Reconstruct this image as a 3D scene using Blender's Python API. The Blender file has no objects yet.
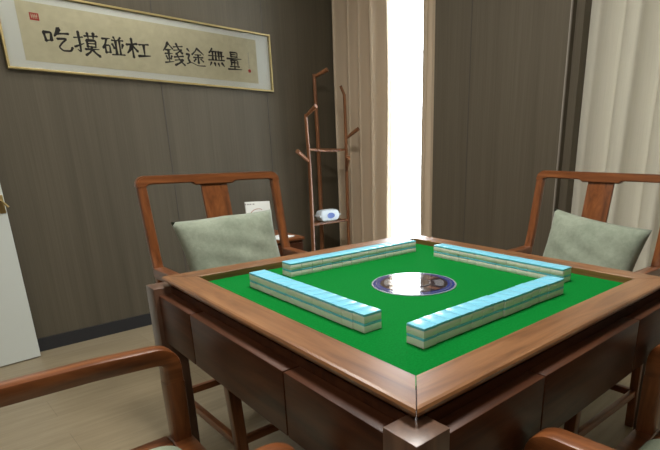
import bpy, bmesh, math, random
from mathutils import Vector, Matrix
random.seed(7)
SC = bpy.context.scene
COL = SC.collection
PI = math.pi

# ------------------------------------------------------------------ camera
FPX, CX, CY = 484.0, 399.0, 294.5
yaw, pitch, roll = 0.7600, -0.2952, -0.0024
CAM = Vector((-0.8823, -0.8706, 1.109))
fwd = Vector((math.cos(pitch)*math.sin(yaw), math.cos(pitch)*math.cos(yaw), math.sin(pitch)))
r0 = Vector((math.cos(yaw), -math.sin(yaw), 0)); u0 = r0.cross(fwd)
rt = math.cos(roll)*r0 + math.sin(roll)*u0
up = -math.sin(roll)*r0 + math.cos(roll)*u0
cd = bpy.data.cameras.new('camera'); cam = bpy.data.objects.new('camera', cd); COL.objects.link(cam)
M = Matrix((rt, up, -fwd)).transposed().to_4x4(); M.translation = CAM
cam.matrix_world = M
cd.sensor_width = 36; cd.sensor_fit = 'HORIZONTAL'; cd.lens = FPX/660*36
cd.shift_x = (330-CX)/660; cd.shift_y = (CY-225)/660
cd.clip_start = 0.02
SC.camera = cam

# ------------------------------------------------------------------ world, lights, exposure
TH = math.radians(3.0)
def W(u, v, z=0.0):
    """room coordinates (u along the back wall, v away from the camera) to world"""
    return Vector((u*math.cos(TH)-v*math.sin(TH), u*math.sin(TH)+v*math.cos(TH), z))
wd = bpy.data.worlds.new('overcast_sky'); SC.world = wd; wd.use_nodes = True
bg = wd.node_tree.nodes['Background']; bg.inputs[0].default_value = (0.86, 0.94, 1.0, 1); bg.inputs[1].default_value = 16.0
def area(name, loc, rot, sx, sy, power, color, portal=False, shape='RECTANGLE'):
    l = bpy.data.lights.new(name, 'AREA'); l.shape = shape; l.size = sx; l.size_y = sy; l.energy = power; l.color = color
    o = bpy.data.objects.new(name, l); COL.objects.link(o); o.location = loc; o.rotation_euler = rot
    if portal: l.cycles.is_portal = True
    return o
# portals in the two window openings guide the daylight
area('window_portal', W(2.06, 1.865, 1.25), (0, PI/2, TH), 2.6, 1.1, 1, (1,1,1), True)
area('window_portal', W(2.06, -0.55, 1.25), (0, PI/2, TH), 2.6, 1.8, 1, (1,1,1), True)
# inferred lamp over the table first, then three added unseen fill lamps
CEIL = 2.73
PANELS = [((0.05, 0.05), .45, 44), ((-1.75, -1.7), .60, 10), ((-1.75, 0.2), .60, 11), ((0.1, 1.5), .45, 9)]
for (px_, py_), sz_, pw_ in PANELS:
    area('table_and_fill_light', (px_, py_, CEIL-.040), (0, 0, 0), sz_, sz_, pw_, (1.0, 0.965, 0.90))
vs = SC.view_settings
vs.view_transform = 'Standard'; vs.look = 'None'; vs.exposure = 0.0; vs.gamma = 1.0; vs.use_curve_mapping = False
SC.cycles.max_bounces = 8; SC.cycles.sample_clamp_indirect = 25

# ------------------------------------------------------------------ materials
def mat(name, color=(.5,.5,.5), rough=.5, spec=.5, metal=0, coat=0, coat_rough=.1, **kw):
    m = bpy.data.materials.new(name); m.use_nodes = True
    b = m.node_tree.nodes['Principled BSDF']
    b.inputs['Base Color'].default_value = (*color, 1); b.inputs['Roughness'].default_value = rough
    b.inputs['Specular IOR Level'].default_value = spec; b.inputs['Metallic'].default_value = metal
    b.inputs['Coat Weight'].default_value = coat; b.inputs['Coat Roughness'].default_value = coat_rough
    return m
def nd(m, t, **kw):
    n = m.node_tree.nodes.new(t)
    for k, v in kw.items(): setattr(n, k, v)
    return n
def lk(m, a, b): m.node_tree.links.new(a, b)
def ramp(m, src, stops):
    r = nd(m, 'ShaderNodeValToRGB'); lk(m, src, r.inputs[0])
    e = r.color_ramp.elements
    e[0].position, e[0].color = stops[0][0], (*stops[0][1], 1)
    e[1].position, e[1].color = stops[-1][0], (*stops[-1][1], 1)
    for p, c in stops[1:-1]:
        x = e.new(p); x.color = (*c, 1)
    return r
def noise(m, scale, sc=(1,1,1), detail=4, rough=.55, dist=0.0, rot=(0,0,0)):
    tc = nd(m, 'ShaderNodeTexCoord'); mp = nd(m, 'ShaderNodeMapping'); mp.inputs['Scale'].default_value = sc
    mp.inputs['Rotation'].default_value = rot
    lk(m, tc.outputs['Object'], mp.inputs[0])
    n = nd(m, 'ShaderNodeTexNoise'); n.inputs['Scale'].default_value = scale; n.inputs['Detail'].default_value = detail
    n.inputs['Roughness'].default_value = rough; n.inputs['Distortion'].default_value = dist
    lk(m, mp.outputs[0], n.inputs['Vector']); return n
def bump(m, src, strength, dist=.001):
    b = nd(m, 'ShaderNodeBump'); b.inputs['Strength'].default_value = strength; b.inputs['Distance'].default_value = dist
    lk(m, src, b.inputs['Height']); lk(m, b.outputs[0], m.node_tree.nodes['Principled BSDF'].inputs['Normal'])
def wood(name, axis, dark, mid, light, rough=.3, coat=.25):
    m = mat(name, mid, rough, .5, 0, coat, .26)
    sc = {'X': (1.2, 14, 14), 'Y': (14, 1.2, 14), 'Z': (14, 14, 1.2)}[axis]
    n = noise(m, 3.0, sc, 6, .6, .6)
    r = ramp(m, n.outputs['Fac'], [(.30, dark), (.5, mid), (.72, light)])
    n2 = noise(m, 2.2, {'X': (.7,3,3), 'Y': (3,.7,3), 'Z': (3,3,.7)}[axis], 3)
    mx = nd(m, 'ShaderNodeMix', data_type='RGBA', blend_type='MULTIPLY')
    mx.inputs[0].default_value = .55
    lk(m, r.outputs[0], mx.inputs[6])
    r2 = ramp(m, n2.outputs['Fac'], [(.3, (.62,.58,.55)), (.7, (1.1,1.1,1.1))]); lk(m, r2.outputs[0], mx.inputs[7])
    lk(m, mx.outputs[2], m.node_tree.nodes['Principled BSDF'].inputs['Base Color'])
    bump(m, n.outputs['Fac'], .08, .001)
    return m
CH = ((.10,.030,.008), (.20,.064,.018), (.30,.105,.033))
TB = ((.14,.055,.018), (.26,.112,.040), (.37,.175,.070))
DR = ((.038,.012,.005), (.066,.021,.008), (.098,.034,.013))  # same table walnut, with the drawer fronts' shade put into the colour
chair_wood = {a: wood('chair_walnut_'+a, a, *CH, rough=.32) for a in 'XYZ'}
rim_wood = {a: wood('table_walnut_'+a, a, *TB, rough=.36, coat=.8) for a in 'XY'}
drawer_wood = {a: wood('shade_dark_walnut_'+a, a, *DR, rough=.42, coat=.04) for a in 'XYZ'}
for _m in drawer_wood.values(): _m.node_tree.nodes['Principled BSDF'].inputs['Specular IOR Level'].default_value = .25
rack_wood = wood('rack_walnut', 'Z', (.12,.046,.018), (.22,.088,.034), (.31,.135,.055), .4, .1)
post_wood = wood('post_walnut', 'Z', (.07,.032,.018), (.12,.056,.030), (.17,.085,.048), .42, 1.0)
post_wood.node_tree.nodes['Principled BSDF'].inputs['Coat Roughness'].default_value = .38

def wallpaper(name, c1, c2):
    m = mat(name, c1, .62, .25)
    n = noise(m, 1.0, (160,160,1.6), 4, .7); n2 = noise(m, 1.0, (14,14,.5), 3); n3 = noise(m, 1.3, (1,1,.5), 2)
    a = nd(m, 'ShaderNodeMath', operation='ADD'); lk(m, n.outputs['Fac'], a.inputs[0]); lk(m, n2.outputs['Fac'], a.inputs[1])
    b = nd(m, 'ShaderNodeMath', operation='MULTIPLY'); lk(m, a.outputs[0], b.inputs[0]); b.inputs[1].default_value = .5
    r = ramp(m, b.outputs[0], [(.3, c1), (.7, c2)])
    lk(m, r.outputs[0], m.node_tree.nodes['Principled BSDF'].inputs['Base Color'])
    bump(m, n.outputs['Fac'], .25, .0015)
    return m
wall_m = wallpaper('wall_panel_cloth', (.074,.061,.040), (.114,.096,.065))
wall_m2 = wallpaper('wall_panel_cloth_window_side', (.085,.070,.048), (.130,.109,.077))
seam_m = mat('panel_seam', (.060,.050,.040), .6)
edge_highlight_m = mat('pier_edge_highlight', (.30,.27,.235), .35)  # pale colour paints the light caught by the pier's corner
ceil_m = mat('ceiling_paint', (.55,.54,.51), .8)
base_m = mat('skirting_dark', (.022,.023,.026), .4)
# floor: wide pale wood-look boards
floor_m = mat('pale_plank_floor', (.30,.255,.19), .36, .45)
def build_floor():
    m = floor_m; tc = nd(m, 'ShaderNodeTexCoord'); mp = nd(m, 'ShaderNodeMapping')
    mp.inputs['Rotation'].default_value = (0,0,-TH)
    lk(m, tc.outputs['Object'], mp.inputs[0])
    br = nd(m, 'ShaderNodeTexBrick'); br.inputs['Scale'].default_value = 1; br.inputs['Brick Width'].default_value = 1.2
    br.inputs['Row Height'].default_value = .19; br.inputs['Mortar Size'].default_value = .0012; br.inputs['Mortar Smooth'].default_value = .3
    br.inputs['Color1'].default_value = (.32,.262,.172,1); br.inputs['Color2'].default_value = (.29,.235,.152,1); br.inputs['Mortar'].default_value = (.22,.175,.115,1)
    lk(m, mp.outputs[0], br.inputs['Vector'])
    n = noise(m, 2.5, (1.5,16,1), 5, .6, .4)
    r = ramp(m, n.outputs['Fac'], [(.3, (.84,.82,.78)), (.7, (1.08,1.07,1.05))])
    mx = nd(m, 'ShaderNodeMix', data_type='RGBA', blend_type='MULTIPLY'); mx.inputs[0].default_value = 1
    lk(m, br.outputs['Color'], mx.inputs[6]); lk(m, r.outputs[0], mx.inputs[7])
    lk(m, mx.outputs[2], m.node_tree.nodes['Principled BSDF'].inputs['Base Color'])
    bump(m, br.outputs['Fac'], -.2, .001)
build_floor()
felt_m = mat('green_felt', (.0,.20,.022), .95, .08)
_n = noise(felt_m, 260, (1,1,1), 2); _r = ramp(felt_m, _n.outputs['Fac'], [(.3, (.0,.140,.018)), (.7, (.002,.182,.027))])
lk(felt_m, _r.outputs[0], felt_m.node_tree.nodes['Principled BSDF'].inputs['Base Color']); bump(felt_m, _n.outputs['Fac'], .2, .0006)
tile_white = mat('tile_ivory', (.84,.80,.72), .3, .5)
tile_blue = mat('tile_back_blue', (.21,.61,.80), .28, .5)
def cloth(name, c1, c2, scale=60):
    m = mat(name, c1, .9, .15)
    n = noise(m, scale, (1,1,1), 4, .7); n2 = noise(m, 9, (1,1,1), 3)
    a = nd(m, 'ShaderNodeMath', operation='ADD'); lk(m, n.outputs['Fac'], a.inputs[0]); lk(m, n2.outputs['Fac'], a.inputs[1])
    b = nd(m, 'ShaderNodeMath', operation='MULTIPLY'); lk(m, a.outputs[0], b.inputs[0]); b.inputs[1].default_value = .5
    r = ramp(m, b.outputs[0], [(.35, c1), (.65, c2)]); lk(m, r.outputs[0], m.node_tree.nodes['Principled BSDF'].inputs['Base Color'])
    m.node_tree.nodes['Principled BSDF'].inputs['Sheen Weight'].default_value = .2
    bump(m, n.outputs['Fac'], .35, .002); return m
pillow_m = cloth('sage_chenille', (.225,.265,.200), (.325,.365,.285))
seat_m = cloth('seat_sage_cloth', (.22,.26,.185), (.30,.34,.25), 120)
def curtain_mat(name, c, tr):
    m = mat(name, c, .85, .1); t = m.node_tree
    n = noise(m, 1, (300,300,4), 2); r = ramp(m, n.outputs['Fac'], [(.3, tuple(x*.93 for x in c)), (.7, c)])
    b = t.nodes['Principled BSDF']; lk(m, r.outputs[0], b.inputs['Base Color'])
    tl = nd(m, 'ShaderNodeBsdfTranslucent'); lk(m, r.outputs[0], tl.inputs[0])
    mx = nd(m, 'ShaderNodeMixShader'); mx.inputs[0].default_value = tr
    lk(m, b.outputs[0], mx.inputs[1]); lk(m, tl.outputs[0], mx.inputs[2]); lk(m, mx.outputs[0], t.nodes['Material Output'].inputs[0])
    return m
curt_m = curtain_mat('curtain_beige', (.60,.49,.36), .07)
curt2_m = curtain_mat('curtain_cream', (.62,.59,.50), .14)
white_lac = mat('white_lacquer', (.60,.63,.58), .35)
gold_m = mat('gold_trim', (.40,.31,.13), .35, .5, .5)
brass_m = mat('aged_brass', (.42,.30,.12), .35, .5, .9)
mat_board = mat('mount_board_white', (.84,.87,.80), .8)
paper_m = mat('cream_rice_paper', (.70,.66,.46), .85)
_n = noise(paper_m, 30, (1,1,1), 5); _r = ramp(paper_m, _n.outputs['Fac'], [(.3, (.66,.62,.42)), (.7, (.74,.70,.49))])
lk(paper_m, _r.outputs[0], paper_m.node_tree.nodes['Principled BSDF'].inputs['Base Color'])
ink_m = mat('black_ink', (.025,.022,.018), .7)
red_m = mat('seal_red', (.46,.045,.035), .7)
white_card = mat('white_card', (.72,.74,.72), .6)
grey_print = mat('grey_print', (.30,.30,.30), .7)
rust_print = mat('rust_print', (.42,.15,.08), .7)
blue_print = mat('blue_print', (.04,.10,.35), .4)
pack_m = mat('soft_pack_plastic', (.55,.62,.66), .25, .5)
winframe_m = mat('window_frame_white', (.70,.72,.73), .4)
disc_ring = mat('disc_grey_ring', (.22,.25,.27), .25)
disc_blue = mat('disc_blue', (.015,.035,.20), .08, .6, 0, .4, .03)
disc_dark = mat('disc_dark', (.018,.012,.022), .05, .6, 0, 1, .02)
disc_grey = mat('disc_silver', (.16,.16,.18), .10, .6, 0, .8, .03)
disc_rust = mat('disc_copper', (.12,.05,.035), .12, .6, 0, .8, .03)
glass_m = bpy.data.materials.new('clear_glass'); glass_m.use_nodes = True
def build_glass(m, refl, rough=.0):
    t = m.node_tree; t.nodes.remove(t.nodes['Principled BSDF'])
    fr = nd(m, 'ShaderNodeFresnel'); fr.inputs[0].default_value = refl
    tr = nd(m, 'ShaderNodeBsdfTransparent'); gl = nd(m, 'ShaderNodeBsdfGlossy'); gl.inputs['Roughness'].default_value = rough
    mx = nd(m, 'ShaderNodeMixShader'); lk(m, fr.outputs[0], mx.inputs[0]); lk(m, tr.outputs[0], mx.inputs[1]); lk(m, gl.outputs[0], mx.inputs[2])
    lk(m, mx.outputs[0], t.nodes['Material Output'].inputs[0])
build_glass(glass_m, 1.35, .02)
lamp_m = mat('lamp_diffuser', (.9,.88,.82), .5)
_b = lamp_m.node_tree.nodes['Principled BSDF']; _b.inputs['Emission Color'].default_value = (1,.95,.86,1); _b.inputs['Emission Strength'].default_value = 4
black_metal = mat('black_metal', (.03,.03,.03), .4, .5, .8)

# ------------------------------------------------------------------ mesh helpers
def link(name, bm, m, parent=None, smooth=False, angle=None):
    bmesh.ops.recalc_face_normals(bm, faces=bm.faces[:])
    me = bpy.data.meshes.new(name); bm.to_mesh(me); bm.free()
    for x in (m if isinstance(m, (list, tuple)) else [m]): me.materials.append(x)
    if smooth:
        for p in me.polygons: p.use_smooth = True
        if angle: me.set_sharp_from_angle(angle=math.radians(angle))
    o = bpy.data.objects.new(name, me); COL.objects.link(o)
    if parent: o.parent = parent
    return o
def tag(o, label=None, cat=None, group=None, kind=None):
    if label: o['label'] = label
    if cat: o['category'] = cat
    if group: o['group'] = group
    if kind: o['kind'] = kind
    return o
def thing(name, label, cat, loc=(0,0,0), rz=0.0, group=None):
    o = bpy.data.objects.new(name, None); COL.objects.link(o); o.location = loc; o.rotation_euler = (0,0,rz)
    o.empty_display_size = .1
    return tag(o, label, cat, group)
def box(bm, lo, hi, bev=0.0, seg=2):
    lo, hi = Vector(lo), Vector(hi)
    r = bmesh.ops.create_cube(bm, size=1); v = r['verts']
    bmesh.ops.scale(bm, vec=hi-lo, verts=v); bmesh.ops.translate(bm, vec=(lo+hi)/2, verts=v)
    if bev > 0:
        e = list({x for w in v for x in w.link_edges})
        bmesh.ops.bevel(bm, geom=e, offset=bev, segments=seg, affect='EDGES', profile=.5)
def boxo(name, lo, hi, m, parent=None, bev=0.0):
    bm = bmesh.new(); box(bm, lo, hi, bev); return link(name, bm, m, parent, bev > 0, 35)
def roundpath(pts, rad, n=5):
    """polyline with rounded corners; rad is one number or one per point"""
    P = [Vector(p) for p in pts]; out = [P[0]]
    for i in range(1, len(P)-1):
        a, b, c = P[i-1], P[i], P[i+1]; r = rad[i] if isinstance(rad, (list, tuple)) else rad
        d1 = (a-b); d2 = (c-b); r1 = min(r, d1.length*.49, d2.length*.49)
        if r1 < 1e-5: out.append(b); continue
        s, e = b+d1.normalized()*r1, b+d2.normalized()*r1
        for k in range(n+1):
            t = k/n; out.append(s*(1-t)**2 + b*2*t*(1-t) + e*t*t)
    out.append(P[-1]); return out
def sweep(bm, path, wid, hei, side, bev=.006):
    """rounded-rectangle bar along a path. `side` = direction that the width spans; wid/hei numbers or callables of t"""
    P = [Vector(p) for p in path]; n = len(P); side = Vector(side).normalized(); rings = []
    for i, p in enumerate(P):
        tdir = ((P[min(i+1,n-1)]-p).normalized() if i < n-1 else Vector()) + ((p-P[max(i-1,0)]).normalized() if i > 0 else Vector())
        tdir.normalize(); s = (side - tdir*side.dot(tdir)).normalized(); u = s.cross(tdir)
        k = 1.0
        if 0 < i < n-1:
            c = (P[i+1]-p).normalized().dot((p-P[i-1]).normalized()); k = 1/max(.5, math.sqrt((1+c)/2))
        w = (wid(i/(n-1)) if callable(wid) else wid)/2; h = (hei(i/(n-1)) if callable(hei) else hei)/2
        b = min(bev, w*.9, h*.9); h *= k
        q = []
        for (sx, sy) in ((1,1),(-1,1),(-1,-1),(1,-1)):
            cx_, cy_ = sx*(w-b), sy*(h-b)
            base = {(1,1):0,(-1,1):PI/2,(-1,-1):PI,(1,-1):1.5*PI}[(sx,sy)]
            for j in range(3):
                a = base + j*PI/4
                q.append(bm.verts.new(p + s*(cx_+b*math.cos(a)) + u*(cy_+b*math.sin(a))))
        rings.append(q)
    m = len(rings[0])
    for a, b in zip(rings, rings[1:]):
        for j in range(m): bm.faces.new((a[j], a[(j+1)%m], b[(j+1)%m], b[j]))
    bm.faces.new(rings[0][::-1]); bm.faces.new(rings[-1])
def tube(bm, path, rad, n=10):
    P = [Vector(p) for p in path]; rings = []; N = len(P)
    ref = Vector((.3,.5,.8)).normalized()
    for i, p in enumerate(P):
        t = (P[min(i+1,N-1)]-P[max(i-1,0)]).normalized(); s = t.cross(ref).normalized(); u = s.cross(t)
        r = rad(i/(N-1)) if callable(rad) else rad
        rings.append([bm.verts.new(p+(s*math.cos(2*PI*k/n)+u*math.sin(2*PI*k/n))*r) for k in range(n)])
    for a, b in zip(rings, rings[1:]):
        for j in range(n): bm.faces.new((a[j], a[(j+1)%n], b[(j+1)%n], b[j]))
    bm.faces.new(rings[0][::-1]); bm.faces.new(rings[-1])
def lathe(bm, prof, n=32, c=(0,0,0)):
    c = Vector(c); rings = []
    for r, z in prof: rings.append([bm.verts.new(c+Vector((r*math.cos(2*PI*k/n), r*math.sin(2*PI*k/n), z))) for k in range(n)])
    for a, b in zip(rings, rings[1:]):
        for j in range(n): bm.faces.new((a[j], a[(j+1)%n], b[(j+1)%n], b[j]))
    bm.faces.new(rings[0][::-1]); bm.faces.new(rings[-1])
def prism(bm, pts, z0, z1):
    a = [bm.verts.new((x,y,z0)) for x, y in pts]; b = [bm.verts.new((x,y,z1)) for x, y in pts]; n = len(pts)
    bm.faces.new(a[::-1]); bm.faces.new(b)
    for i in range(n): bm.faces.new((a[i], a[(i+1)%n], b[(i+1)%n], b[i]))
def copy_tree(o, parent=None):
    c = o.copy(); COL.objects.link(c)
    if parent: c.parent = parent
    for ch in [x for x in COL.objects if x.parent == o]: copy_tree(ch, c)
    return c
def rbox(bm, u0_, u1_, v0_, v1_, z0_, z1_, bev=0.0):
    """box in room coordinates"""
    n0 = set(bm.verts); box(bm, (u0_, v0_, z0_), (u1_, v1_, z1_), bev)
    nv = [v for v in bm.verts if v not in n0]
    bmesh.ops.rotate(bm, verts=nv, cent=(0,0,0), matrix=Matrix.Rotation(TH, 3, 'Z'))
def struct(name, spans, m, parent=None, bev=0.0):
    bm = bmesh.new()
    for s in spans: rbox(bm, *s, bev=bev)
    o = link(name, bm, m, parent)
    if not parent: tag(o, kind='structure')
    return o

# ------------------------------------------------------------------ the room
UL, VF = -2.3, -2.6           # left and front wall positions
UP, VB = 1.65, 2.42           # face of the window-side wall panel, back wall
struct('floor', [(UL-.1, 2.12, VF-.1, VB+.1, -.08, 0)], floor_m)
struct('ceiling', [(UL-.1, 2.12, VF-.1, VB+.1, CEIL, CEIL+.08)], ceil_m)
struct('wall_back', [(UL-.1, 2.12, VB, VB+.1, 0, CEIL)], wall_m)
struct('wall_left', [(UL-.1, UL, VF-.1, VB, 0, CEIL)], wall_m)
struct('wall_front', [(UL, 2.12, VF-.1, VF, 0, CEIL)], wall_m)
VP0, VP1 = .425, 1.306        # the panelled pier between the two windows
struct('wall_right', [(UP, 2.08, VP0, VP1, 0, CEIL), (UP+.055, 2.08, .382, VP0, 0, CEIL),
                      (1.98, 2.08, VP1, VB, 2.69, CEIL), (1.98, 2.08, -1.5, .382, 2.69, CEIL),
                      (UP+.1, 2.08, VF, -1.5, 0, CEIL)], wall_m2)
struct('baseboard_back', [(-2.3, 1.95, VB-.014, VB, 0, .075)], base_m)
struct('baseboard_right', [(UP-.014, UP, VP0, VP1, 0, .075)], base_m)
for i, (u) in enumerate((-1.25, .395, 1.13)):
    struct('trim_%d' % (i+1), [(u, u+.004, VB-.0015, VB+.002, .075, CEIL)], seam_m)
struct('trim_4', [(UP-.0015, UP+.002, 1.03, 1.034, .075, CEIL)], seam_m)
struct('trim_5', [(UP-.004, UP+.01, VP0-.003, VP0+.003, 0, CEIL)], edge_highlight_m)  # painted highlight running up the pier's edge
# windows: frame, pane, mid rail
def window(n, v0, v1):
    w = struct('window_%d' % n, [(1.97, 2.03, v0, v0+.05, 0, 2.69), (1.97, 2.03, v1-.05, v1, 0, 2.69),
                                 (1.97, 2.03, v0+.05, v1-.05, 0, .08), (1.97, 2.03, v0+.05, v1-.05, 2.64, 2.69)], winframe_m)
    struct('window_pane', [(1.997, 2.003, v0+.05, v1-.05, .08, 2.64)], glass_m, w)
window(1, VP1, VB); window(2, -1.5, .382)
# white door leaf standing open against the back wall
dl = bpy.data.objects.new('door_1', None)
bm = bmesh.new(); box(bm, (-.83, -.02, .006), (0, .02, 2.08), .002)
door = link('door_1', bm, white_lac); tag(door, kind='structure')
door.location = (-.622, 2.31, 0); door.rotation_euler = (0,0,math.radians(7))
bm = bmesh.new(); box(bm, (-.030,-.026,.795), (-.004,-.0195,.885), .002)
tube(bm, [(-.017,-.026,.855), (-.017,-.048,.855)], .006)
tube(bm, roundpath([(-.022,-.046,.862), (-.012,-.050,.850), (.004,-.052,.826)], .01), .005)
link('door_handle', bm, brass_m, door, True, 40)

# ------------------------------------------------------------------ curtains
def curtain(name, label, uc, v0, v1, folds, amp, m, seed, z1=2.60):
    rnd = random.Random(seed); t = thing(name, label, 'curtain', W(uc, (v0+v1)/2, 0), TH)
    bm = bmesh.new(); nx = folds*14; nz = 30; L = v1-v0
    ph = [rnd.uniform(-.6,.6) for _ in range(folds+2)]; am = [rnd.uniform(.6,1.25) for _ in range(folds+2)]
    grid = []
    for j in range(nz+1):
        z = .015 + (z1-.015)*j/nz; row = []
        for i in range(nx+1):
            s = i/nx; f = s*folds; k = int(f); fr = f-k
            a = am[k]*(1-fr)+am[k+1]*fr; p = ph[k]*(1-fr)+ph[k+1]*fr
            h = z/z1
            sp = 1.0
            x = amp*a*math.sin(2*PI*f + p*(1-h)*1.2)*(1-.25*h) + .006*math.sin(7*s+3*h)
            y = -L/2 + L*s + .012*math.cos(4*PI*f+p)*(1-.3*h) + .012*math.sin(2.6*h*PI+seed)*(s-.5)
            row.append(bm.verts.new((x, y, z)))
        grid.append(row)
    for j in range(nz):
        for i in range(nx): bm.faces.new((grid[j][i], grid[j][i+1], grid[j+1][i+1], grid[j+1][i]))
    o = link('drape', bm, m, t, True)
    md = o.modifiers.new('thickness', 'SOLIDIFY'); md.thickness = .002
    hb = bmesh.new(); box(hb, (-.02, -L/2, z1-.005), (.02, L/2, CEIL), .004); link('header_rail', hb, winframe_m, t)
    return t
curtain('curtain', 'beige full-length curtain in the corner behind the wooden coat rack', 1.80, 1.87, 2.412, 4, .095, curt_m, 3)
curtain('curtain', 'narrow gathered beige curtain between the bright window gap and the brown wall panel', 1.79, 1.335, 1.525, 2, .022, curt_m, 5)
curtain('curtain', 'wide cream curtain hanging behind the chair at the right', 1.80, -1.45, .412, 9, .050, curt2_m, 11)

# ------------------------------------------------------------------ framed calligraphy
# picture-local axes: x along wall, y up, z out of the wall
PW0, PW1, PZ0, PZ1 = -.352, 1.172, 1.490, 1.858
pic = thing('framed_calligraphy', 'long gold-framed scroll of eight black brush characters on the brown wall', 'picture', W((PW0+PW1)/2, VB-.001, (PZ0+PZ1)/2), 0)
pic.rotation_euler = (PI/2, 0, TH)
pw, ph_ = (PW1-PW0), (PZ1-PZ0)
def frame_ring(bm, w, h, t, z0, z1):
    for a in ((-w/2,-h/2,w/2,-h/2+t), (-w/2,h/2-t,w/2,h/2), (-w/2,-h/2+t,-w/2+t,h/2-t), (w/2-t,-h/2+t,w/2,h/2-t)):
        box(bm, (a[0],a[1],z0), (a[2],a[3],z1), .002)
bm = bmesh.new(); frame_ring(bm, pw, ph_, .011, 0, .028); link('frame', bm, gold_m, pic)
boxo('mount_board', (-pw/2+.012, -ph_/2+.012, .002), (pw/2-.012, ph_/2-.012, .010), mat_board, pic)
PX0, PX1, PY0, PY1 = -pw/2+.085, pw/2-.110, -ph_/2+.047, ph_/2-.047
boxo('paper_scroll', (PX0, PY0, .010), (PX1, PY1, .0115), paper_m, pic)
boxo('glass_pane', (-pw/2+.012, -ph_/2+.012, .019), (pw/2-.012, ph_/2-.012, .021), glass_m, pic)
def px2pic(x, y):
    d = (fwd + rt*((x-CX)/FPX) - up*((y-CY)/FPX)); n = W(0,1); c = VB-.012
    t = (c - n.dot(CAM))/n.dot(d); p = CAM + d*t
    u = p.x*math.cos(TH)+p.y*math.sin(TH); return u-(PW0+PW1)/2, p.z-(PZ0+PZ1)/2
GL = {
 'chi': [[(5,25),(10,60)],[(5,25),(30,22),(28,55)],[(10,58),(28,55)],[(58,3),(50,20),(40,36)],[(50,24),(90,19)],[(48,46),(82,41),(62,62),(50,80),(62,94),(90,92),(97,76)]],
 'mo': [[(3,30),(38,24)],[(22,3),(24,60),(23,88),(12,78)],[(2,68),(40,50)],[(45,18),(98,13)],[(58,4),(60,28)],[(83,2),(80,26)],[(52,35),(54,62)],[(52,35),(88,32),(86,60)],[(53,48),(87,46)],[(54,61),(86,60)],[(42,73),(98,68)],[(70,60),(63,82),(42,98)],[(70,72),(82,86),(98,98)]],
 'peng': [[(2,18),(38,13)],[(22,16),(15,40),(3,62)],[(12,48),(14,85)],[(12,48),(34,46),(33,82)],[(14,82),(33,80)],[(55,3),(60,14)],[(86,2),(78,14)],[(45,20),(98,16)],[(62,20),(62,86)],[(80,18),(80,86)],[(46,38),(54,58)],[(95,35),(88,56)],[(40,91),(99,86)]],
 'gang': [[(1,36),(46,27)],[(24,3),(25,60),(26,97)],[(24,35),(16,58),(2,78)],[(26,38),(46,64)],[(54,29),(96,23)],[(75,28),(75,80)],[(48,87),(100,80)]],
 'qian': [[(25,2),(16,20),(1,40)],[(25,5),(46,28)],[(12,35),(38,32)],[(7,52),(43,48)],[(25,34),(25,85)],[(12,62),(17,75)],[(38,60),(33,73)],[(4,92),(46,84)],[(50,18),(95,11)],[(50,33),(90,26)],[(65,2),(74,24),(92,43)],[(88,28),(60,49)],[(50,63),(95,55)],[(52,77),(90,70)],[(65,50),(76,76),(99,96)],[(92,72),(74,88),(52,99)]],
 'tu': [[(62,3),(52,20),(33,39)],[(62,6),(96,34)],[(48,39),(80,36)],[(40,53),(90,49)],[(65,38),(65,80)],[(52,60),(42,72)],[(78,58),(91,70)],[(10,13),(20,25)],[(4,41),(20,40),(10,62),(18,80)],[(2,90),(25,80),(60,95),(99,92)]],
 'wu': [[(28,2),(20,14),(10,26)],[(18,18),(92,14)],[(4,42),(97,38)],[(30,18),(28,62)],[(48,17),(47,62)],[(66,16),(66,62)],[(82,16),(82,62)],[(2,66),(99,60)],[(18,78),(9,96)],[(38,80),(42,96)],[(60,80),(66,96)],[(82,76),(96,94)]],
 'liang': [[(28,5),(30,28)],[(28,5),(72,3),(70,27)],[(29,16),(71,15)],[(30,28),(70,27)],[(3,41),(97,36)],[(28,48),(30,72)],[(28,48),(73,46),(71,71)],[(29,60),(72,59)],[(50,48),(50,93)],[(20,82),(80,80)],[(6,98),(96,94)]],
}
def stroke(bm, pts, wfun, z0, z1):
    P = [Vector((a,b)) for a, b in pts]
    S = []
    for i in range(len(P)-1):
        for k in range(6): S.append(P[i].lerp(P[i+1], k/6))
    S.append(P[-1])
    for _ in range(2):
        S = [S[0]]+[(S[i-1]+S[i]*2+S[i+1])/4 for i in range(1,len(S)-1)]+[S[-1]]
    L, R = [], []
    n = len(S)
    for i, p in enumerate(S):
        t = (S[min(i+1,n-1)]-S[max(i-1,0)]).normalized(); nn = Vector((-t.y,t.x)); w = wfun(i/(n-1))
        L.append(p+nn*w); R.append(p-nn*w)
    a0 = S[0]-(S[1]-S[0]).normalized()*wfun(0)*.8; a1 = S[-1]+(S[-1]-S[-2]).normalized()*wfun(1)*.9
    out = [a0]+L+[a1]+R[::-1]
    top = [bm.verts.new((q.x,q.y,z1)) for q in out]; m = len(out)
    bot = [bm.verts.new((q.x,q.y,z0)) for q in out]
    for i in range(m): bm.faces.new((bot[i], bot[(i+1)%m], top[(i+1)%m], top[i]))
    # top as quads so bends never self-cross
    k = n
    bm.faces.new((top[0], top[1], top[m-1]))
    for i in range(n-1): bm.faces.new((top[1+i], top[2+i], top[m-2-i], top[m-1-i]))
    bm.faces.new((top[n], top[n+1], top[n+2]))
boxes = [('chi',43.3,72,28,51.5),('mo',74,98.7,32,55.5),('peng',102.5,124,36.5,56.5),('gang',126.7,149.5,39,58.5),
         ('qian',163.6,184,43,65),('tu',186,204.5,47.5,66.5),('wu',208,224.3,48.8,66.8),('liang',226.7,241.8,52,70)]
rnd = random.Random(4)
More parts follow.
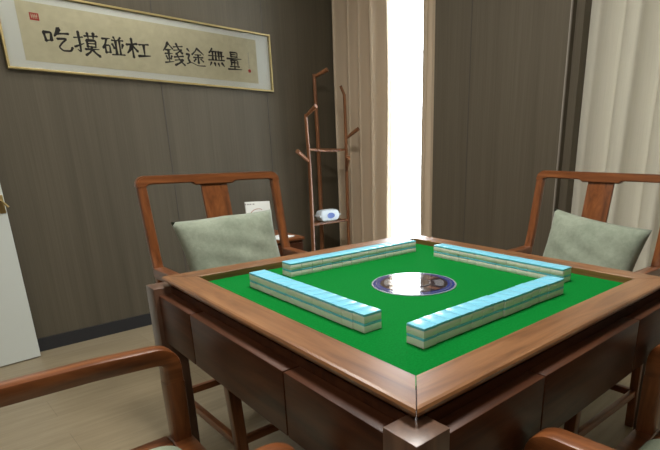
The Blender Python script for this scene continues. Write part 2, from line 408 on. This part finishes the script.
for nm, xa, xb, ya, yb in boxes:
    bm = bmesh.new()
    x0, _ = px2pic(xa, (ya+yb)/2); x1, _ = px2pic(xb, (ya+yb)/2); _, y0 = px2pic((xa+xb)/2, ya); _, y1 = px2pic((xa+xb)/2, yb)
    dense = 1.0 if len(GL[nm]) < 9 else .78
    for s in GL[nm]:
        q = [(x0+(x1-x0)*a/100, y0+(y1-y0)*b/100) for a, b in s]
        dx, dy = abs(q[-1][0]-q[0][0]), abs(q[-1][1]-q[0][1])
        w0 = (.0046 if dx > dy*1.5 else .0068)*dense*rnd.uniform(.85,1.25)
        kind = rnd.random()
        f = (lambda t, w0=w0: w0*(1.25-.75*math.sin(PI*t)**.8*.6)) if kind < .6 else (lambda t, w0=w0: w0*(1.4-.9*t))
        stroke(bm, q, f, .0114, .0121)
    link('ink_character', bm, ink_m, pic)
bm = bmesh.new()
xa, ya = px2pic(28.5, 12); xb, yb = px2pic(39.5, 21)
box(bm, (xa, yb, .0114), (xb, ya, .0121))
link('red_seal', bm, red_m, pic)
bm = bmesh.new()
for i in range(4):
    stroke(bm, [(xa+(xb-xa)*(.2+.2*i), ya-.006), (xa+(xb-xa)*(.22+.18*i), yb+.008)], lambda t: .0013, .0120, .0124)
stroke(bm, [(xa+.006, (ya+yb)/2), (xb-.006, (ya+yb)/2+.004)], lambda t: .0012, .0120, .0124)
link('seal_carving', bm, paper_m, pic)
bm = bmesh.new(); cx_, cy_ = px2pic(249.6, 71)
lathe(bm, [(.011,.0114),(.011,.0121)], 14, (cx_, cy_, 0)); link('red_seal', bm, red_m, pic)
bm = bmesh.new(); ax, ay = px2pic(248, 53.5); bx_, by_ = px2pic(248.4, 67.5)
for i in range(9):
    y = ay+(by_-ay)*i/8
    stroke(bm, [(ax-.004, y), (ax+.004, y+.001)], lambda t: .0009, .0114, .0119); stroke(bm, [(ax+.001, y+.003), (ax-.001, y-.004)], lambda t: .0008, .0114, .0119)
link('small_signature', bm, grey_print, pic)

# ------------------------------------------------------------------ mahjong table
TT = .78
table = thing('mahjong_table', 'square walnut mahjong table with green felt top in the middle of the room', 'table', (0,0,0))
b_, a_ = .48, .4075
def rim_piece(k):
    bm = bmesh.new()
    # profile across the rim (inner -> outer), mitred at both ends
    prof = [(a_, -.020), (a_, -.001), (a_+.0015, 0), (b_-.008, 0), (b_-.003, -.0015), (b_-.0005, -.0055), (b_-.001, -.010), (b_-.006, -.0145),
            (b_-.012, -.0155), (b_-.012, -.022), (b_-.020, -.024), (a_+.01, -.024)]
    g = .0013
    A = [bm.verts.new((-r+g, -r, TT+z)) for r, z in prof]; B = [bm.verts.new((r-g, -r, TT+z)) for r, z in prof]
    n = len(prof)
    for i in range(n): bm.faces.new((A[i], A[(i+1)%n], B[(i+1)%n], B[i]))
    bm.faces.new(A[::-1]); bm.faces.new(B)
    if k % 2: bmesh.ops.rotate(bm, verts=bm.verts[:], cent=(0,0,0), matrix=Matrix.Rotation(k*PI/2, 3, 'Z'))
    elif k == 2: bmesh.ops.rotate(bm, verts=bm.verts[:], cent=(0,0,0), matrix=Matrix.Rotation(PI, 3, 'Z'))
    return link('rim_board', bm, rim_wood['X' if k % 2 == 0 else 'Y'], table)
for k in range(4): rim_piece(k)
boxo('playing_felt', (-a_+.0003, -a_+.0003, TT-.026), (a_-.0003, a_-.0003, TT-.018), felt_m, table)
# inner box body
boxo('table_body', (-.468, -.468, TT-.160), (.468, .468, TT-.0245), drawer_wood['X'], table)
def rotz(bm, k): bmesh.ops.rotate(bm, verts=bm.verts[:], cent=(0,0,0), matrix=Matrix.Rotation(k*PI/2, 3, 'Z'))
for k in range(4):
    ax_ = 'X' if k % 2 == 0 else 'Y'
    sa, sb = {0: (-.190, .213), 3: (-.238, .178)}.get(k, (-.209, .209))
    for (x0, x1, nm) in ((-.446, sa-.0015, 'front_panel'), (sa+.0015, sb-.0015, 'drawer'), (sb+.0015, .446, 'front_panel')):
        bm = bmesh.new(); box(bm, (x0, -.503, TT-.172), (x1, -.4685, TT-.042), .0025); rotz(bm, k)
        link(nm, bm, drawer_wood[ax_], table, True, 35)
for sx, sy in ((-1,-1),(1,-1),(1,1),(-1,1)):
    bm = bmesh.new(); x0, x1 = sorted((sx*.448, sx*.512)); y0, y1 = sorted((sy*.448, sy*.512))
    box(bm, (x0, y0, 0), (x1, y1, TT-.0245), .0025)
    link('leg', bm, post_wood, table, True, 35)
# centre disc
DZ = TT-.018
def disc(name, r, z0, z1, m, parent=table, n=64):
    bm = bmesh.new(); lathe(bm, [(r, z0), (r-.0004, z1)], n); return link(name, bm, m, parent)
dd = disc('dice_console', .113, DZ-.002, DZ+.0020, disc_ring)
disc('blue_ring', .108, DZ+.0018, DZ+.0026, disc_blue, dd)
disc('dark_plate', .090, DZ+.0024, DZ+.0032, disc_dark, dd)
def annulus(bm, r0_, r1_, a0, a1, z0, z1, n=16, c=(0,0)):
    pts = [(c[0]+r1_*math.cos(a0+(a1-a0)*i/n), c[1]+r1_*math.sin(a0+(a1-a0)*i/n)) for i in range(n+1)] + \
          [(c[0]+r0_*math.cos(a1-(a1-a0)*i/n), c[1]+r0_*math.sin(a1-(a1-a0)*i/n)) for i in range(n+1)]
    for i in range(n):
        q = [pts[i], pts[i+1], pts[2*n-i], pts[2*n+1-i]]
        prism(bm, q, z0, z1)
for k in range(4):
    bm = bmesh.new(); a0 = k*PI/2+PI/4
    annulus(bm, .056, .080, a0-.42, a0+.42, DZ+.0031, DZ+.0037, 10)
    link('control_key', bm, disc_grey, dd)
    bm = bmesh.new(); annulus(bm, .050, .086, a0+PI/4-.13, a0+PI/4+.13, DZ+.0031, DZ+.0036, 6)
    link('copper_mark', bm, disc_rust, dd)
bm = bmesh.new(); annulus(bm, .098, .1005, 0, 2*PI, DZ+.0025, DZ+.0029, 60); link('grey_hairline', bm, disc_grey, dd)
bm = bmesh.new(); lathe(bm, [(.042,DZ+.003),(.042,DZ+.0042),(.041,DZ+.0045),(.001,DZ+.0045)], 48); link('dice_window', bm, disc_dark, dd)
bm = bmesh.new(); annulus(bm, .042, .0450, 0, 2*PI, DZ+.003, DZ+.0047, 48); link('window_rim', bm, disc_grey, dd)

# ------------------------------------------------------------------ mahjong tiles
TW, TD, TH_ = .0355, .045, .0195
def make_tile():
    t = thing('mahjong_tile', 'x', 'mahjong tile', (0,0,0))
    bm = bmesh.new(); box(bm, (-TW/2+.0002, -TD/2, 0), (TW/2-.0002, TD/2, .0142), .0012, 2); link('ivory_face_block', bm, tile_white, t, True, 40)
    bm = bmesh.new(); box(bm, (-TW/2+.0002, -TD/2, .0140), (TW/2-.0002, TD/2, TH_-.0001), .0012, 2); link('blue_back', bm, tile_blue, t, True, 40)
    return t
proto = make_tile()
ORD = ['first','second','third','fourth','fifth','sixth','seventh','eighth','ninth','tenth','eleventh','twelfth','thirteenth','fourteenth']
walls = [  # name, group, start, direction, rotation, count, end named
 ('front-left wall', (-.3045, -.187), (0,1), PI/2, 13, 'the near end'),
 ('front-right wall', (-.298, -.2955), (1,0), 0, 14, 'the near end'),
 ('back-left wall', (-.200, .3075), (1,0), 0, 14, 'the left end'),
 ('back-right wall', (.3065, .1905), (0,-1), PI/2, 13, 'the left end'),
]
used = False
FZ = TT-.018
for wi, (wn, st, dr, rz, n, endn) in enumerate(walls):
    rr = random.Random(20+wi)
    runs = [0]*n
    off = 0.0
    for c in range(n):
        if rr.random() < .28: off = rr.uniform(-.0012, .0012)
        runs[c] = off
    if wi == 1: runs[0] = -.0016; runs[-1] = runs[-2] = -.0022
    if wi == 0: runs[0] = .0018
    for c in range(n):
        for lv in range(2):
            s = (c+.5)*.03565 + rr.uniform(-.0001,.0001)
            o_ = runs[c] + rr.uniform(-.0003,.0003)
            x = st[0]+dr[0]*s + (o_ if dr[0] == 0 else 0); y = st[1]+dr[1]*s + (o_ if dr[1] == 0 else 0)
            t = proto if not used else copy_tree(proto); used = True
            t.location = (x, y, FZ + lv*TH_); t.rotation_euler = (0,0,rz)
            t['label'] = 'blue-backed %s mahjong tile, %s from %s of the %s' % ('top' if lv else 'bottom', ORD[c], endn, wn)
            t['group'] = 'mahjong tiles of the ' + wn

# ------------------------------------------------------------------ chairs
def make_chair(label):
    t = thing('armchair', label, 'chair', (0,0,0), 0, 'wooden armchairs around the table')
    w = chair_wood; LX = .265; BX = .273
    for s in (-1, 1):
        # front leg carries on up into the arm
        bm = bmesh.new(); sweep(bm, [(s*(LX-.030), .237, 0), (s*(LX-.014), .240, .3), (s*LX, .245, .585)], lambda q: .036+.006*q, lambda q: .034+.008*q, (1,0,0), .004)
        link('leg', bm, w['Z'], t, True, 40)
        bm = bmesh.new()
        sweep(bm, roundpath([(s*LX, .245, .583), (s*LX, .245, .655), (s*(LX+.001), .10, .662), (s*(LX+.004), -.10, .662), (s*BX, -.252, .662)], [0,.042,.03,.03,0], 8),
              .042, .040, (1,0,0), .006)
        link('armrest', bm, w['Y'], t, True, 40)
        # rear leg, runs up behind the arm
        bm = bmesh.new(); sweep(bm, roundpath([(s*.266, -.262, 0), (s*.268, -.240, .42), (s*BX, -.247, .66)], .1), .034, .036, (1,0,0), .005)
        link('leg', bm, w['Z'], t, True, 40)
        bm = bmesh.new(); sweep(bm, roundpath([(s*BX, -.250, .655), (s*BX, -.272, .72), (s*BX, -.320, .976)], .05), .034, .030, (1,0,0), .007)
        link('back_upright', bm, w['Z'], t, True, 40)
        bm = bmesh.new(); sweep(bm, [(s*(LX-.012), .225, .155), (s*.267, -.245, .155)], .020, .030, (1,0,0), .003)
        link('stretcher', bm, w['Y'], t, True, 40)
    # top rail with rounded ends and a deeper middle
    bm = bmesh.new(); n = 44; half = .2915; rings = []
    def lower(x):
        ax = abs(x); e = (.010 if ax < .075 else .010*max(0, 1-(ax-.075)/.014))
        return e
    zt = 1.010; prof = []
    xs = [-half+.0001, -half+.003, -half+.009, -half+.018, -half+.030] + [(-.25+.5*i/40) for i in range(41)] + [half-.030, half-.018, half-.009, half-.003, half-.0001]
    top, bot = [], []
    for x in xs:
        d = half-abs(x); r = .034
        zc = zt - (r-math.sqrt(max(0, r*r-(r-min(d,r))**2)))
        top.append((x, zc))
    for x in xs:
        d = half-abs(x)
        zb = .970-.0 if d < .036 else .972 + (.006*min(1, 0) ) - lower(x)
        if d >= .034 and d < .052: zb = .968 + .012*math.sqrt(max(0, 1-((.052-d)/.018)**2))
        elif d < .034: zb = .968
        else: zb = .980 - lower(x)
        bot.append((x, zb))
    yc = lambda z: -.318-(z-.972)*.16
    F = [[bm.verts.new((x, yc(z)+.015, z)) for x, z in top], [bm.verts.new((x, yc(z)+.015, z)) for x, z in bot]]
    K = [[bm.verts.new((x, yc(z)-.015, z)) for x, z in top], [bm.verts.new((x, yc(z)-.015, z)) for x, z in bot]]
    m_ = len(xs)
    for i in range(m_-1):
        bm.faces.new((F[0][i], F[0][i+1], F[1][i+1], F[1][i])); bm.faces.new((K[0][i+1], K[0][i], K[1][i], K[1][i+1]))
        bm.faces.new((F[0][i+1], F[0][i], K[0][i], K[0][i+1])); bm.faces.new((F[1][i], F[1][i+1], K[1][i+1], K[1][i]))
    bm.faces.new((F[0][0], F[1][0], K[1][0], K[0][0])); bm.faces.new((F[0][-1], K[0][-1], K[1][-1], F[1][-1]))
    bmesh.ops.recalc_face_normals(bm, faces=bm.faces[:])
    ed = [e for e in bm.edges if len(e.link_faces) == 2 and e.calc_face_angle(0) > 1.2]
    bmesh.ops.bevel(bm, geom=ed, offset=.004, segments=2, affect='EDGES')
    link('top_rail', bm, w['X'], t, True, 40)
    bm = bmesh.new(); sweep(bm, roundpath([(0, -.224, .44), (0, -.255, .66), (0, -.319, .972)], .1), lambda q: .102+.006*q, .014, (1,0,0), .004)
    link('back_splat', bm, w['Z'], t, True, 40)
    # seat frame and cushion
    bm = bmesh.new(); z0, z1 = .385, .440
    for a, b in (((-.283,.218,z0),(.283,.266,z1)), ((-.290,-.244,z0),(.290,-.196,z1)), ((-.285,-.196,z0),(-.233,.218,z1)), ((.233,-.196,z0),(.285,.218,z1))):
        box(bm, a, b, .004)
    link('seat_frame', bm, w['Y'], t, True, 40)
    bm = bmesh.new(); cpts = []
    for qx, qy, q0 in ((.185,.170,0),(-.185,.170,90),(-.185,-.148,180),(.185,-.148,270)):
        cpts += [(qx+.048*math.cos(math.radians(q0+18*k)), qy+.048*math.sin(math.radians(q0+18*k))) for k in range(6)]
    prism(bm, cpts, .405, .450)
    ee = [e for e in bm.edges if len(e.link_faces) == 2 and e.calc_face_angle(0) > 1.2 and all(v.co.z > .44 for v in e.verts)]
    bmesh.ops.bevel(bm, geom=ee, offset=.014, segments=4, affect='EDGES'); link('seat_cushion', bm, seat_m, t, True, 60)
    for y, z, xx in ((.232, .15, .25), (-.252, .15, .262)):
        bm = bmesh.new(); sweep(bm, [(-xx, y, z), (xx, y, z)], .020, .030, (0,1,0), .003); link('stretcher', bm, w['X'], t, True, 40)
    return t
spots = [
 ('wooden armchair against the brown back wall side, holding pillow and white card', (-.046, .775), PI),
 ('wooden armchair with a pillow in front of the wide cream curtain', (.775, .018), PI/2),
 ('empty wooden armchair cut off at the lower left, its armrest nearest the door', (-.803, -.020), -PI/2),
 ('empty wooden armchair cut off at the lower right corner of the photo', (.025, -.775), 0.0),
]
ch0 = make_chair(spots[0][0])
for i, (lb, (x, y), rz) in enumerate(spots):
    c = ch0 if i == 0 else copy_tree(ch0)
    c['label'] = lb; c.location = (x, y, 0); c.rotation_euler = (0,0,rz)

# ------------------------------------------------------------------ pillows
def pillow(label, loc, rz, lean, rollz, seed, w=.42, h=.40, droop=0.0):
    bm = bmesh.new(); n = 26; rnd = random.Random(seed)
    def P(i, j, s):
        u, v = -1+2*i/n, -1+2*j/n
        ed = (1-abs(u)**2.6)*(1-abs(v)**2.6)
        th = .060*max(0, ed)**.42
        th += .0035*math.sin(9*u+seed)*math.cos(7*v)*ed + .003*math.sin(15*v+6*u)*ed
        cx = 1-.085*(1-v*v)*abs(u)**1.5; cz = 1-.075*(1-u*u)*abs(v)**1.5
        # v runs up, corners stay sharp
        return Vector((u*w/2*(1-.085*(1-v*v)), s*th, v*h/2*(1-.055*(1-u*u)) - droop*max(0,u)*max(0,v)))
    fr = [[bm.verts.new(P(i,j,-1)) for i in range(n+1)] for j in range(n+1)]
    bk = [[(fr[j][i] if i in (0,n) or j in (0,n) else bm.verts.new(P(i,j,1))) for i in range(n+1)] for j in range(n+1)]
    for j in range(n):
        for i in range(n):
            bm.faces.new((fr[j][i], fr[j][i+1], fr[j+1][i+1], fr[j+1][i])); bm.faces.new((bk[j][i], bk[j+1][i], bk[j+1][i+1], bk[j][i+1]))
    o = link('throw_pillow', bm, pillow_m, None, True)
    o.location = loc; o.rotation_euler = (Matrix.Rotation(rz,3,'Z') @ Matrix.Rotation(lean,3,'X') @ Matrix.Rotation(rollz,3,'Y')).to_euler()
    return tag(o, label, 'pillow', 'sage pillows on the armchairs')
# front of each pillow faces local -y; it leans back at the top
pillow('sage green pillow on the chair left of the table, in front of a white card', (-.058, .918, .674), 0, math.radians(-14), math.radians(-4.5), 1, .405, .40, .020)
pillow('sage green pillow on the right-hand chair in front of the cream curtain', (.918, -.030, .660), -PI/2, math.radians(-14), math.radians(6.5), 4, .395, .385)
# ------------------------------------------------------------------ white card behind the pillow
cd_ = thing('paper_card', 'white printed card with a rust oval tucked behind the left pillow', 'card', (.095, 1.005, .71), 0)
cd_.rotation_euler = (math.radians(-10), math.radians(2), 0)
boxo('card_sheet', (-.050,-.004,-.10), (.062,.004,.185), white_card, cd_, .001)
bm = bmesh.new()
for x0 in (-.055,-.043,-.032,-.018): box(bm, (x0,-.0046,.172), (x0+.008,-.0038,.177))
link('small_print', bm, grey_print, cd_)
bm = bmesh.new()
N = 40
for k in range(N-6):
    a0, a1 = 2*PI*k/N+.4, 2*PI*(k+1)/N+.4
    q = [(r*math.cos(a)*1.0-.005, r*.55*math.sin(a)+.138+.006*math.cos(a)) for r, a in ((.030,a0),(.030,a1),(.0265,a1),(.0265,a0))]
    v0 = [bm.verts.new((x,-.0047,z)) for x, z in q]; bm.faces.new(v0)
bmesh.ops.solidify(bm, geom=bm.faces[:], thickness=.0006)
link('oval_emblem', bm, rust_print, cd_)

# ------------------------------------------------------------------ coat rack
def rp(x, y, v=2.20):
    d = (fwd + rt*((x-CX)/FPX) - up*((y-CY)/FPX)); n = W(0,1)
    return CAM + d*((v - n.dot(CAM))/n.dot(d))
V1, V2 = 2.12, 2.30
rk = thing('coat_rack', 'tall wooden branch-style coat rack in the corner by the curtain', 'coat rack', W(1.30, 2.2, 0), 0)
org = rk.location
def rkl(x, y, v): return rp(x, y, v)-org
def fl(x, v):
    """floor point of a post that crosses pixel x at pixel row 240"""
    p = rp(x, 240, v); return Vector((p.x, p.y, 0))-org
PL, PC, PR = fl(312.3, V1), fl(321.2, V2), fl(348.8, V1)
def post(foot, mids, r0_=.016, r1_=.011):
    bm = bmesh.new(); tube(bm, [foot]+mids, lambda t: r0_+(r1_-r0_)*t, 10); return link('post', bm, rack_wood, rk, True, 40)
post(PL, [rkl(311.5,205,V1), rkl(309.5,165,V1), rkl(305.6,114,V1)])
post(PC, [rkl(320.2,190,V2), rkl(318,140,V2), rkl(314,74,V2)], .018, .013)
post(PR, [rkl(347.2,190,V1), rkl(346,140,V1), rkl(344.4,95,V1), rkl(340.5,86,V1)], .014, .010)
def peg(a, b, r=.013):
    bm = bmesh.new(); m = (a+b)/2; tube(bm, [a, a+(m-a)*.6, m, b], lambda t: r*(.75+.35*t), 10); return link('peg', bm, rack_wood, rk, True, 40)
peg(rkl(314,77,V2), rkl(327.5,69.5,V2-.10), .014)
peg(rkl(305.8,116,V1), rkl(316,106,V1-.10))
peg(rkl(308,161,V1), rkl(297.5,151.5,V1-.09), .014)
peg(rkl(346.6,138,V1), rkl(358.5,128.5,V1-.10))
peg(rkl(346.3,171,V1), rkl(348.4,157,V1-.10), .013)
def bar(a, b, sag=0.0, r=.007):
    bm = bmesh.new(); pts = [a.lerp(b, i/8)+Vector((0,0,-sag*math.sin(PI*i/8))) for i in range(9)]; tube(bm, pts, r, 8); return link('crossbar', bm, rack_wood, rk, True, 40)
bar(rkl(309,149.5,V1), rkl(346.2,149.5,V1), .012)
bar(rkl(309,149.5,V1), rkl(318.3,149.5,V2)); bar(rkl(346.2,149.5,V1), rkl(318.3,149.5,V2))
zs = 1.0*(rkl(330,222.5,V1).z)
def atz(q, z): return Vector((q.x, q.y, z))
SL, SR, SB = atz(rkl(311.8,221,V1), zs), atz(rkl(348.2,221,V1), zs), atz(rkl(320.9,215,V2), zs)
bar(SL, SR, 0, .009); bar(SL, SB, 0, .009); bar(SR, SB, 0, .009)
bm = bmesh.new(); tri = [SL, SR, SB]; a = [bm.verts.new(p+Vector((0,0,.002))) for p in tri]; b = [bm.verts.new(p+Vector((0,0,.010))) for p in tri]
bm.faces.new(a); bm.faces.new(b[::-1])
for i in range(3): bm.faces.new((a[i], a[(i+1)%3], b[(i+1)%3], b[i]))
link('shelf', bm, rack_wood, rk)
# tissue pack on the rack's shelf
c0 = (SL*.50+SR*.32+SB*.18)+org
tp = thing('tissue_pack', 'small white and blue plastic tissue pack lying on the coat rack shelf', 'tissue pack', (c0.x, c0.y-.03, zs+.0135), TH)
bm = bmesh.new(); n = 18
def TPp(i, j, s):
    u, v = -1+2*i/n, -1+2*j/n; e = (1-abs(u)**5)*(1-abs(v)**4)
    return Vector((.090*u, .038*v, .045+s*(.044*max(0,e)**.30)+.002*math.sin(14*u)*math.cos(9*v)*(1-abs(u)**4)))
f1 = [[bm.verts.new(TPp(i,j,1)) for i in range(n+1)] for j in range(n+1)]
f2 = [[(f1[j][i] if i in (0,n) or j in (0,n) else bm.verts.new(TPp(i,j,-1))) for i in range(n+1)] for j in range(n+1)]
for j in range(n):
    for i in range(n):
        bm.faces.new((f1[j][i], f1[j][i+1], f1[j+1][i+1], f1[j+1][i])); bm.faces.new((f2[j][i], f2[j+1][i], f2[j+1][i+1], f2[j][i+1]))
link('pouch', bm, pack_m, tp, True)
bm = bmesh.new(); N = 24
vs_ = [bm.verts.new((.036*math.cos(2*PI*k/N), -.0410+.006*abs(math.sin(2*PI*k/N))**2*(1 if math.sin(2*PI*k/N) > 0 else .6)-.0025, .045+.022*math.sin(2*PI*k/N))) for k in range(N)]
bm.faces.new(vs_); bmesh.ops.solidify(bm, geom=bm.faces[:], thickness=.0015)
link('blue_label', bm, blue_print, tp)
for s in (-1, 1):
    bm = bmesh.new(); box(bm, (min(s*.084,s*.100), -.036, .038), (max(s*.084,s*.100), .036, .052), .002); link('crimped_end', bm, pack_m, tp, True, 40)

# ------------------------------------------------------------------ small side cabinet behind the left chair
sc_ = thing('side_cabinet', 'small dark wooden side cabinet behind the left chair, mostly hidden', 'cabinet', (.43, 1.66, 0), 0)
boxo('body', (-.18,-.155,.10), (.185,.16,.605), drawer_wood['Z'], sc_, .003)
boxo('top_board', (-.187,-.165,.605), (.191,.165,.622), chair_wood['X'], sc_, .003)
boxo('drawer', (-.165,-.165,.44), (.170,-.156,.590), drawer_wood['X'], sc_, .002)
dd2 = boxo('door', (-.165,-.165,.125), (.170,-.156,.430), drawer_wood['Z'], sc_, .002)
for x in (-.165, .150):
    for y in (-.14, .125): boxo('leg', (x, y, 0), (x+.022, y+.022, .10), chair_wood['Z'], sc_)
pp = boxo('folded_paper', (-.07,-.05,0), (.07,.05,.004), white_card, None, .001)
pp.location = (.50, 1.56, .6222); pp.rotation_euler = (0,0,.35); tag(pp, 'white folded paper lying on the small side cabinet behind the left chair', 'paper')

# ------------------------------------------------------------------ table lamp and added fill lamps (out of frame)
names = ['square white ceiling panel lamp above the middle of the table', 'added unseen fill lamp panel nearest the front left corner of the room',
         'added unseen fill lamp panel nearest the door', 'added unseen fill lamp panel nearest the long back wall']
for ((px_, py_), sz_, pw_), nm in zip(PANELS, names):
    t = thing('table_and_fill_lamp', nm, 'lamp', (px_, py_, CEIL-.035), 0, 'ceiling panel lamps')
    bm = bmesh.new(); h = sz_/2+.02; frame_ring(bm, 2*h, 2*h, .018, -.002, .035); link('lamp_frame', bm, winframe_m, t)
    boxo('diffuser', (-sz_/2,-sz_/2,-.001), (sz_/2,sz_/2,.030), lamp_m, t)
bpy.data.objects.remove(dl)
